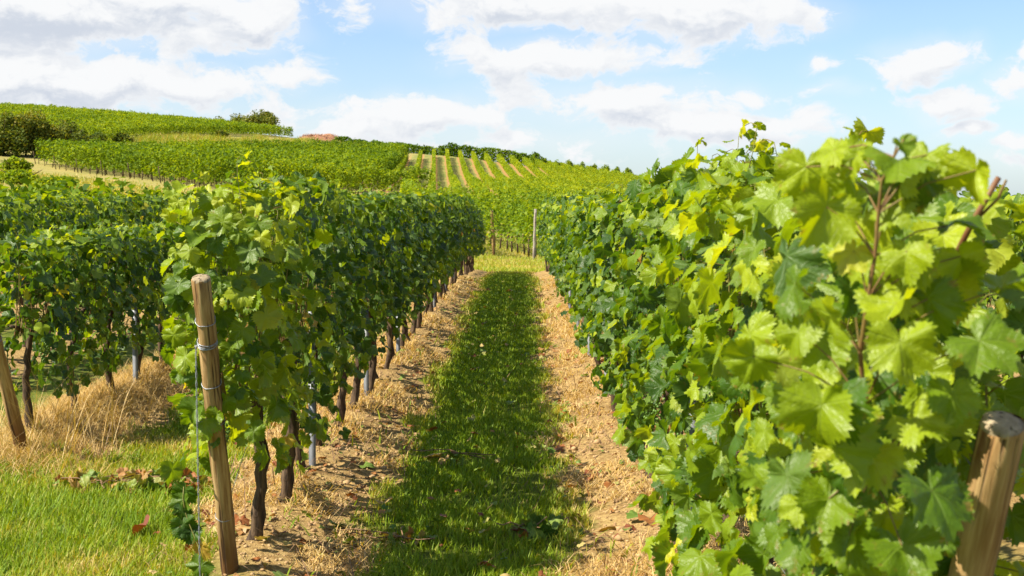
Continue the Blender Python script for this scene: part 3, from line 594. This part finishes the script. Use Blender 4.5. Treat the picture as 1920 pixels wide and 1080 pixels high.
# dry straw heaped under the low left row and along the soil strips
def straw_keep(X, Y): return np.exp(-((rowdist(X)) / .42) ** 2) * in_block(X, Y)
X, Y = scatter(XL2 - .7, XL2 + .75, 8.6, 20, 34000, lambda X, Y: np.exp(-(rowdist(X) / .45) ** 2) * sstep(8.7, 9.3, Y - (X - XL2) * -.9))
mound = .10 * fbm(X, Y, 2.2, 3, 71) * np.exp(-(rowdist(X) / .3) ** 2) * rngG.random(len(X))
blades('dry_straw', X, Y, rngG.uniform(.06, .20, len(X)), np.full(len(X), .0018), rngG.random(len(X)), M_STRAW, 'golden dry straw heaped under the low vines at left', 'straw', 1.7, 4, .3, mound, .35)
X, Y = scatter(-3.9, -2.7, 8.6, 9.9, 150, lambda X, Y: 1.0 + 0 * X)
blades('tall_dry_grass', X, Y, rngG.uniform(.35, .75, len(X)), np.full(len(X), .0018), rngG.random(len(X)), M_STRAW, 'tall dry grass stalks at the left edge', 'grass', .75, 5, .8)
X, Y = scatter(-1.95, 1.4, 6.0, 30, 90000, lambda X, Y: soil_mask(X, Y) * sstep(.40, .60, fbm(X, Y, 1.4, 3, 61)))
blades('straw_mulch', X, Y, rngG.uniform(.03, .13, len(X)), .0012 + .00016 * Y, rngG.random(len(X)), M_STRAW, 'short straw scattered over the bare soil strips', 'straw', 1.25, 6, .15, 0.0, .8)
X, Y = scatter(-1.6, 1.2, 6.0, 34, 2600, lambda X, Y: soil_mask(X, Y) * (fbm(X, Y, 1.1, 3, 67) > .56))
blades('soil_weeds', X, Y, rngG.uniform(.04, .12, len(X)), .003 + .0003 * Y, rngG.random(len(X)) * .6, M_GRASS, 'small weeds growing on the bare soil strips', 'weeds', 1.2, 7)
X, Y = scatter(-1.95, 1.4, 6.0, 28, 1500, lambda X, Y: np.maximum(soil_mask(X, Y), .12))
blades('prunings', X, Y, rngG.uniform(.08, .32, len(X)), rngG.uniform(.0014, .0032, len(X)), rngG.random(len(X)), M_TWIG, 'dry pruned twigs lying on the soil strips and lane edges', 'twigs', 1.25, 12, .05, .012, .95)
# clods
mb = MB(); ph = (1 + 5 ** .5) / 2
ICO = norm(np.array([(-1, ph, 0), (1, ph, 0), (-1, -ph, 0), (1, -ph, 0), (0, -1, ph), (0, 1, ph), (0, -1, -ph), (0, 1, -ph), (ph, 0, -1), (ph, 0, 1), (-ph, 0, -1), (-ph, 0, 1)], float))
IFC = np.array([(0, 11, 5), (0, 5, 1), (0, 1, 7), (0, 7, 10), (0, 10, 11), (1, 5, 9), (5, 11, 4), (11, 10, 2), (10, 7, 6), (7, 1, 8), (3, 9, 4), (3, 4, 2), (3, 2, 6), (3, 6, 8), (3, 8, 9), (4, 9, 5), (2, 4, 11), (6, 2, 10), (8, 6, 7), (9, 8, 1)])
X, Y = scatter(-1.95, 1.4, 6.0, 26, 26000, soil_mask)
Z = hfull(X, Y); sz = rngG.gamma(1.1, .0036, len(X)) + .003
VV = ICO[None] * (1 + rngG.normal(0, .22, (len(X), 12, 1))) * sz[:, None, None] * np.array([1, 1, .7]) + np.stack([X, Y, Z + sz * .2], -1)[:, None]
me = mesh_of('soil_clods', VV.reshape(-1, 3), [(IFC[None] + np.arange(len(X))[:, None, None] * 12).reshape(-1, 3)], smooth=False)
tag(obj('soil_clods', me, M_CLOD), 'small dry clods of earth on the bare soil strips', 'soil clods', None, 'stuff')
# fallen leaves and the heap of cut shoots
mb = MB(); X, Y = scatter(-1.95, 1.35, 6.0, 30, 2600, lambda X, Y: .25 + .75 * soil_mask(X, Y)); n = len(X)
place_leaves(mb, np.stack([X, Y, hfull(X, Y) + .02 + .03 * (1 - soil_mask(X, Y))], -1), np.stack([rngG.normal(0, .4, n), rngG.normal(0, .4, n), np.ones(n)], -1), np.stack([rngG.normal(0, 1, n), rngG.normal(0, 1, n), rngG.normal(0, .2, n)], -1), rngG.gamma(2.0, .008, n) + .010, rngG.beta(1.6, 1.4, n), 1, rngG)
tag(obj('fallen_leaves', mb.mesh('fallen_leaves'), M_LITTER), 'dead and withered vine leaves scattered over lane and soil', 'fallen leaves', None, 'stuff')
def cuttings(name, cx, cy, rx, ry, n, seed, label, green=.4):
    rng = np.random.default_rng(seed); e = empty(name, (cx, cy, hz(cx, cy))); tag(e, label, 'cuttings')
    lv = MB(); tw = MB(); a = rng.uniform(0, 6.28, n); q = np.sqrt(rng.random(n)); P = np.stack([np.cos(a) * q * rx, np.sin(a) * q * ry, rng.uniform(.02, .09, n) * (1.2 - q)], -1)
    place_leaves(lv, P, np.stack([rng.normal(0, .8, n), rng.normal(0, .8, n), np.ones(n)], -1), rng.normal(0, 1, (n, 3)) * [1, 1, .3], rng.uniform(.03, .075, n), np.where(rng.random(n) < green, rng.uniform(0, .35, n), rng.uniform(.35, .78, n)), 0, rng)
    for k in range(max(3, n // 8)):
        b = rng.uniform(0, 6.28); c = rng.normal(0, .4, 2) * [rx, ry]; s = np.linspace(-.5, .5, 7)[:, None]; ln = rng.uniform(.25, .6)
        tw.tube(np.c_[c + s * ln * [math.cos(b), math.sin(b) * .7] + rng.normal(0, .008, (7, 2)), .05 + rng.normal(0, .012, 7)], .0035, 5)
    obj('leaves', lv.mesh('leaves'), M_LITTER, e); obj('twigs', tw.mesh('twigs'), M_TWIG, e)
cuttings('cut_shoots', -2.30, 8.45, .55, .22, 75, 1, 'heap of withered cut vine shoots on the grass left of the leaning post')
cuttings('cut_shoots', .12, 7.25, .20, .20, 26, 2, 'pale green vine clippings at the right side of the lane grass', .75)
cuttings('cut_shoots', -.70, 7.05, .34, .10, 10, 3, 'thin dry twigs with a green leaf across the lane grass', .6)
cuttings('cut_shoots', -.52, 9.2, .14, .2, 12, 4, 'grey green leaf clippings in the middle of the shaded lane', .7)

# ------------------------------------------------------------------ distant vine rows, bushes, trees
CARD = np.array([(0, -1, 0), (.62, 0, .18), (0, 1.0, 0), (-.62, 0, .18)], float)
def cards(P, S, tint, rng, up=.5):
    n = len(P); N = rng.normal(0, 1, (n, 3)); N[:, 2] = np.abs(N[:, 2]) + up; N = norm(N); T = rng.normal(0, 1, (n, 3)); T = norm(T - (T * N).sum(-1, keepdims=True) * N); R = np.stack([np.cross(T, N), T, N], -1)
    V = np.einsum('nij,kj->nki', R, CARD) * S[:, None, None] + P[:, None]
    return V.reshape(-1, 3), (np.arange(n)[:, None] * 4 + np.arange(4)), np.repeat(tint, 4)
def vine_row(a, b, h, label, group, seed, dens=70, lo=.5, hw=.28, size=.13, post=True, tb=0.0, name='vine_row', trunks=True, vamp=.62):
    rng = np.random.default_rng(seed); a = np.array(a, float); b = np.array(b, float); Ln = np.linalg.norm(b - a); d = (b - a) / Ln; nrm = np.array([-d[1], d[0]]); n = int(Ln * dens)
    s = rng.random(n) * Ln; vig = fbm(s, s * 0 + seed * 3.1, .9, 3, seed % 97); vig2 = fbm(s, s * 0 + seed * 1.7, .16, 2, 5)
    hh = h * (1.01 - vamp / 2 + vamp * vig) ; z = lo + (hh - lo) * rng.random(n) ** .75 + (rng.random(n) < .05) * rng.uniform(0, .25, n)
    c = rng.uniform(-1, 1, n); c = np.sign(c) * np.abs(c) ** .5 * hw * (.75 + .5 * vig)
    xy = a + d * s[:, None] + nrm * c[:, None]; keep = rng.random(n) < (.55 + .9 * vig)
    xy, z, vig2 = xy[keep], z[keep], vig2[keep]; n = len(z); g0 = hbase(xy[:, 0], xy[:, 1]); o = np.array([a[0], a[1], hz(*a)])
    V, fc, ti = cards(np.c_[xy, g0 + z] - o, rng.uniform(.65, 1.25, n) * size, np.clip(rng.beta(2, 2.6, n) * .8 + (vig2 - .5) * .5 + tb, 0, 1), rng)
    e = empty(name, tuple(o)); tag(e, label, 'vine row', group)
    obj('foliage', mesh_of('foliage', V, [fc], {'tint': ti}), M_FAR, e)
    if trunks:
        mb = MB()
        for q in np.arange(.3, Ln, 1.15):
            p = a + d * q + rng.normal(0, .05, 2); zz = float(hbase(p[:1], p[1:])[0]); mb.tube(np.array([(p[0], p[1], zz - .1), (p[0] + rng.normal(0, .06), p[1] + rng.normal(0, .06), zz + lo + .35)]) - o, [.045, .03], 5)
        tag(obj('trunks', mb.mesh('trunks'), M_BARK, e), kind='stuff')
    if post:
        for p, q in ((a, -1),):
            mb = MB(); zz = float(hbase(p[:1], p[1:])[0]); mb.tube(np.array([(p[0] + d[0] * q * .15, p[1] + d[1] * q * .15, zz - .1), (p[0] + d[0] * q * .45, p[1] + d[1] * q * .45, zz + 1.35)]) - o, [.045, .04], 6); obj('end_post', mb.mesh('end_post'), M_BARK, e)
    return e
# remaining rows of the near block, further left
for k in range(3, 9):
    x = ROWX0 - k * PITCH
    vine_row((x, end_y(x) + 1), (x, 42), 1.80 + (.06 if k % 2 else 0), f'{ordinal(k)} vine row left of the lane, only its leafy top showing', 'vine rows behind the left rows', 300 + k, 130, .5, .24, .095, True, .0)
# rows beyond the headland at the end of the lane
D2 = np.array([-.225, .974])
for j in range(-5, 10):
    a = np.array([.70 + 2.1 * j, 58.9 + .25 * j]); b = a + D2 * (38 if j > -1 else 19 + j * 1.2)
    lab = ('vine row starting at the grey post at the end of the lane' if j == 0 else 'vine row starting at the brown post at the end of the lane' if j == -1 else
           f'{ordinal(-j - 2)} vine row left of the brown post beyond the headland' if j < 0 else f'{ordinal(j - 1)} vine row right of the grey post beyond the headland')
    vine_row(a, b, 1.85, lab, 'vine rows beyond the headland', 400 + j, 140, .48, .26, .10, False, .12)
# rows up the far hill
FN = 0
for k in range(-2, 26):
    c = k * 2.05; y0 = 104 + (16 * (-k) if k < 0 else 0) - (0 if k < 5 else min(6, (k - 5) * 1.0)); y1 = 229 - (k < 0) * (-k) * 16 - (k == 0) * 8 - max(0, k - 15) * 2
    a = np.array([-9.3 + c * NF[0], 116 + c * NF[1]]); a = a + DF * (y0 - 116); b = a + DF * (y1 - y0)
    vine_row(a, b, 1.28, f'{ordinal(FN)} vine row from the left on the striped far hill', 'vine rows climbing the far hill', 500 + k, 110, .18, .20, .12, False, .26, trunks=k < 4, vamp=.22); FN += 1
# mid-left block, rows running away to the right
dC = np.array([.385, .923])
A0, A1 = np.array([-24.5, 107.5]), np.array([-50.5, 148.5]); B0, B1 = np.array([-13.6, 137.]), np.array([-17.5, 221.])
NC = 19
for k in range(1, 6):
    u = -k / (NC - 1); vine_row(A0 + (A1 - A0) * u + dC * 5.0 * k, B0 + (B1 - B0) * u - np.array([.4, .9]) * k, 2.2, f'{ordinal(k - 1)} short vine row below the dark green block, towards the near rows', 'short vine rows below the left slope', 650 + k, 190, .3, .36, .13, False, .10)
for k in range(NC):
    u = k / (NC - 1); vine_row(A0 + (A1 - A0) * u, B0 + (B1 - B0) * u, 2.45, f'{ordinal(k)} row from the grass track in the dark green block on the left slope', 'vine rows on the left slope', 600 + k, 190, .42, .38, .14, k % 3 == 0, .06)
# upper block along the skyline
for k in range(20):
    a = np.array([-55.0 - 2.0 * k, 189 - .6 * k]); b = np.array([-44.3 - 2.15 * k, 276 - 1.2 * k])
    vine_row(a, b, 1.85, f'{ordinal(k)} row above the dry bank in the upper left block', 'vine rows along the skyline', 700 + k, 110, .2, .33, .15, False, .16, trunks=False)
# line of vines behind the crest of the striped hill
vine_row((-34, 262), (-12, 250), 1.7, 'long dark vine row on the crest right of the soil heap', 'vines on the crest', 801, 260, -.4, .6, .22, False, -.15, trunks=False)
vine_row((-14, 246), (4.0, 239.5), 2.2, 'dark vine row on the crest above the striped hill', 'vines on the crest', 802, 300, -.5, .7, .22, False, -.12, trunks=False)
def crown_pts(rng, n, rx, ry, rz, lumps=9):
    c = rng.normal(0, 1, (lumps, 3)); c = norm(c) * rng.uniform(.3, .72, (lumps, 1)); c[:, 2] = np.abs(c[:, 2]) * 1.1 - .25
    w = rng.integers(0, lumps, n); v = norm(rng.normal(0, 1, (n, 3))) * (rng.random((n, 1)) ** .45) * rng.uniform(.32, .55, lumps)[w][:, None]
    return (c[w] + v) * [rx, ry, rz]
def bush(px, py, Y, w, h, label, seed, cat='bush', name='bush', tb=0.0, group=None, n=None, size=.16, trunk=.12, m_=None):
    rng = np.random.default_rng(seed); x, y, _ = at(px, py, Y); z = float(hbase(np.array([x]), np.array([y]))[0])
    e = empty(name, (x, y, z)); tag(e, label, cat, group); mb = MB(); th = max(.15, trunk * h * 2)
    mb.tube([(0, 0, -.2), (.05, 0, th * .6), (.1, .05, h * .6)], [trunk * 1.2, trunk, trunk * .4], 8)
    for k in range(5):
        a = rng.uniform(0, 6.28); mb.tube([(0, 0, th * rng.uniform(.4, .9)), (math.cos(a) * w * .16, math.sin(a) * w * .16, h * .45), (math.cos(a) * w * .32, math.sin(a) * w * .32, h * rng.uniform(.55, .8))], [trunk * .5, trunk * .35, trunk * .12], 5)
    obj('trunk', mb.mesh('trunk'), M_BARK, e); n = n or int(900 + w * h * 130)
    n = int(n * (1.0 if cat == 'tree' else 1.5)); P = crown_pts(rng, n, w * .5, w * .5, h * (.52 if cat == 'tree' else .72), 12) + [0, 0, h * (.52 if cat == 'tree' else .34)]; P = P[P[:, 2] > -.1]
    V, fc, ti = cards(P, rng.uniform(.6, 1.3, len(P)) * size, np.clip(rng.beta(2, 3, len(P)) + tb, 0, 1), rng, .3)
    obj('crown', mesh_of('crown', V, [fc], {'tint': ti}), m_ or M_BUSH, e); return e
# the hedge at the left end of the slope
bush(8, 305, 158, 5.6, 5.6, 'dark bush at the left edge below the upper block', 1, tb=-.05)
bush(50, 303, 160, 6.0, 6.0, 'olive green bush second from the left edge in the hedge', 2, tb=.16)
bush(95, 300, 161, 5.4, 5.2, 'brownish green bush in the middle of the left hedge', 3, tb=.10)
bush(135, 292, 166, 5.6, 4.2, 'dark green bush right of the brownish one in the hedge', 4, tb=-.12)
bush(175, 285, 172, 4.0, 3.0, 'low dark bush at the right end of the left hedge', 5, tb=-.14)
bush(25, 330, 128, 3.2, 1.6, 'low pale green bush by the grass track at left edge', 6, tb=.12, m_=M_FAR)
bush(40, 345, 95, 4.5, 1.3, 'sprawling light green shrub below the grass track', 7, tb=.12, m_=M_FAR)
bush(105, 352, 90, 4.0, 1.1, 'low leafy shrub at the lower end of the grass track', 8, tb=.12, m_=M_FAR)
for i, (px, w, h) in enumerate(((235, 3.4, 1.5), (330, 3.0, 1.2), (415, 3.0, 1.3))):
    bush(px, 268, 192 + i * 18, w, h, ('low dark shrub on the dry bank beside the hedge', 'small dark shrub in the middle of the dry bank', 'small green shrub on the right part of the dry bank')[i], 20 + i, tb=-.05)
# trees on the skyline
bush(490, 249, 288, 9.0, 5.5, 'rounded dark green tree on the skyline above the vines', 31, 'tree', 'round_tree', .08, None, 4200, .24, .16)
bush(456, 246, 290, 6.4, 4.7, 'smaller dark tree touching the rounded one on the skyline', 32, 'tree', 'round_tree', .05, None, 2600, .24, .14)
bush(408, 244, 294, 5.6, 4.6, 'olive green bush on the skyline left of the rounded tree', 33, tb=.18)
bush(380, 242, 294, 4.0, 3.9, 'small olive bush leftmost of the skyline bushes by the tree', 34, tb=.16)
for i, px in enumerate((1000, 1022, 1045, 1066, 1090, 1111, 1134, 1156, 1176)):
    x, y, _ = at(px, 300, 246); bush(px, 300, 239, 1.9, 2.3, f'{ordinal(i)} small round bush from the left along the right skyline', 40 + i, group='bushes along the right skyline', tb=.05, n=700, size=.15, trunk=.04, m_=M_FAR)
# brown heap of grubbed-up brushwood
def heap():
    rng = np.random.default_rng(8); x, y, _ = at(600, 268, 268); z = float(hbase(np.array([x]), np.array([y]))[0]); e = empty('brush_heap', (x, y, z)); tag(e, 'reddish brown heap of grubbed up brushwood on the skyline', 'brush heap')
    g_ = 24; u = np.linspace(-1, 1, g_); U, Vv = np.meshgrid(u, u); r = np.clip(1 - np.hypot(U, Vv), 0, 1); Hh = 1.5 * np.minimum(r * 2.2, 1) * (.55 + .8 * fbm(U, Vv, 3.5, 4, 3)) - .1
    q = (np.arange(g_ - 1)[:, None] * g_ + np.arange(g_ - 1)[None]).ravel(); me = mesh_of('mound', np.stack([U * 5.4, Vv * 3, Hh], -1).reshape(-1, 3), [np.stack([q, q + 1, q + g_ + 1, q + g_], -1)])
    obj('mound', me, plain('brush_soil', (0.20, 0.09, 0.05), (0.38, 0.20, 0.11), (3, 3, 3), .95, .8), e); mb = MB()
    for k in range(420):
        p = rng.uniform(-.75, .75, 2); hgt = 1.5 * min((1 - np.hypot(*p)) * 2.2, 1) * .9; dv = norm(rng.normal(0, 1, 3)) * rng.uniform(.3, .8); c = np.array([p[0] * 5.4, p[1] * 3, max(.1, hgt)]); mb.tube([c - dv / 2, c + dv / 2], [.035, .02], 4, rng.random())
    obj('branches', mb.mesh('branches'), plain('brush_wood', (0.20, 0.09, 0.05), (0.42, 0.24, 0.14), (3, 3, 3), .9, 0, use_tint=True), e)
heap()
# tall dry grass on the bank between the two left blocks, rough grass on the track
n = 26000; u = rngG.random(n); v = rngG.random(n)
P0 = np.array([-56, 178.]); P1 = np.array([-30, 252.]); Xb = P0[0] + (P1[0] - P0[0]) * u + (v - .5) * (9 + 4 * u); Yb = P0[1] + (P1[1] - P0[1]) * u + (v - .5) * -4
clump = fbm(Xb, Yb, .35, 3, 14); k = clump > .36; Xb, Yb, clump = Xb[k], Yb[k], clump[k]
def far_blades(name, X, Y, H, Wd, tint, m_, label, cat):
    return blades(name, X, Y, H, Wd, tint, m_, label, cat, .5, 17)
far_blades('bank_grass', Xb, Yb, .25 + 1.0 * (clump - .36) * 3 * rngG.uniform(.5, 1, len(Xb)), np.full(len(Xb), .035), np.where(rngG.random(len(Xb)) < .55, rngG.uniform(.5, 1, len(Xb)), rngG.uniform(.2, .7, len(Xb))), M_GRASS, 'tall golden dry grass on the bank between the left blocks', 'grass')
n = 30000; u = rngG.random(n); v = rngG.normal(0, 1, n); Xb = -60 + 42 * u + v * 2.5; Yb = 140 - 50 * u + v * 2.5 - 6
far_blades('track_grass', Xb, Yb, rngG.uniform(.06, .22, n), np.full(n, .03), np.clip(.7 + .25 * rngG.normal(0, 1, n), 0, 1), M_GRASS, 'pale mown grass of the track below the left slope', 'grass')
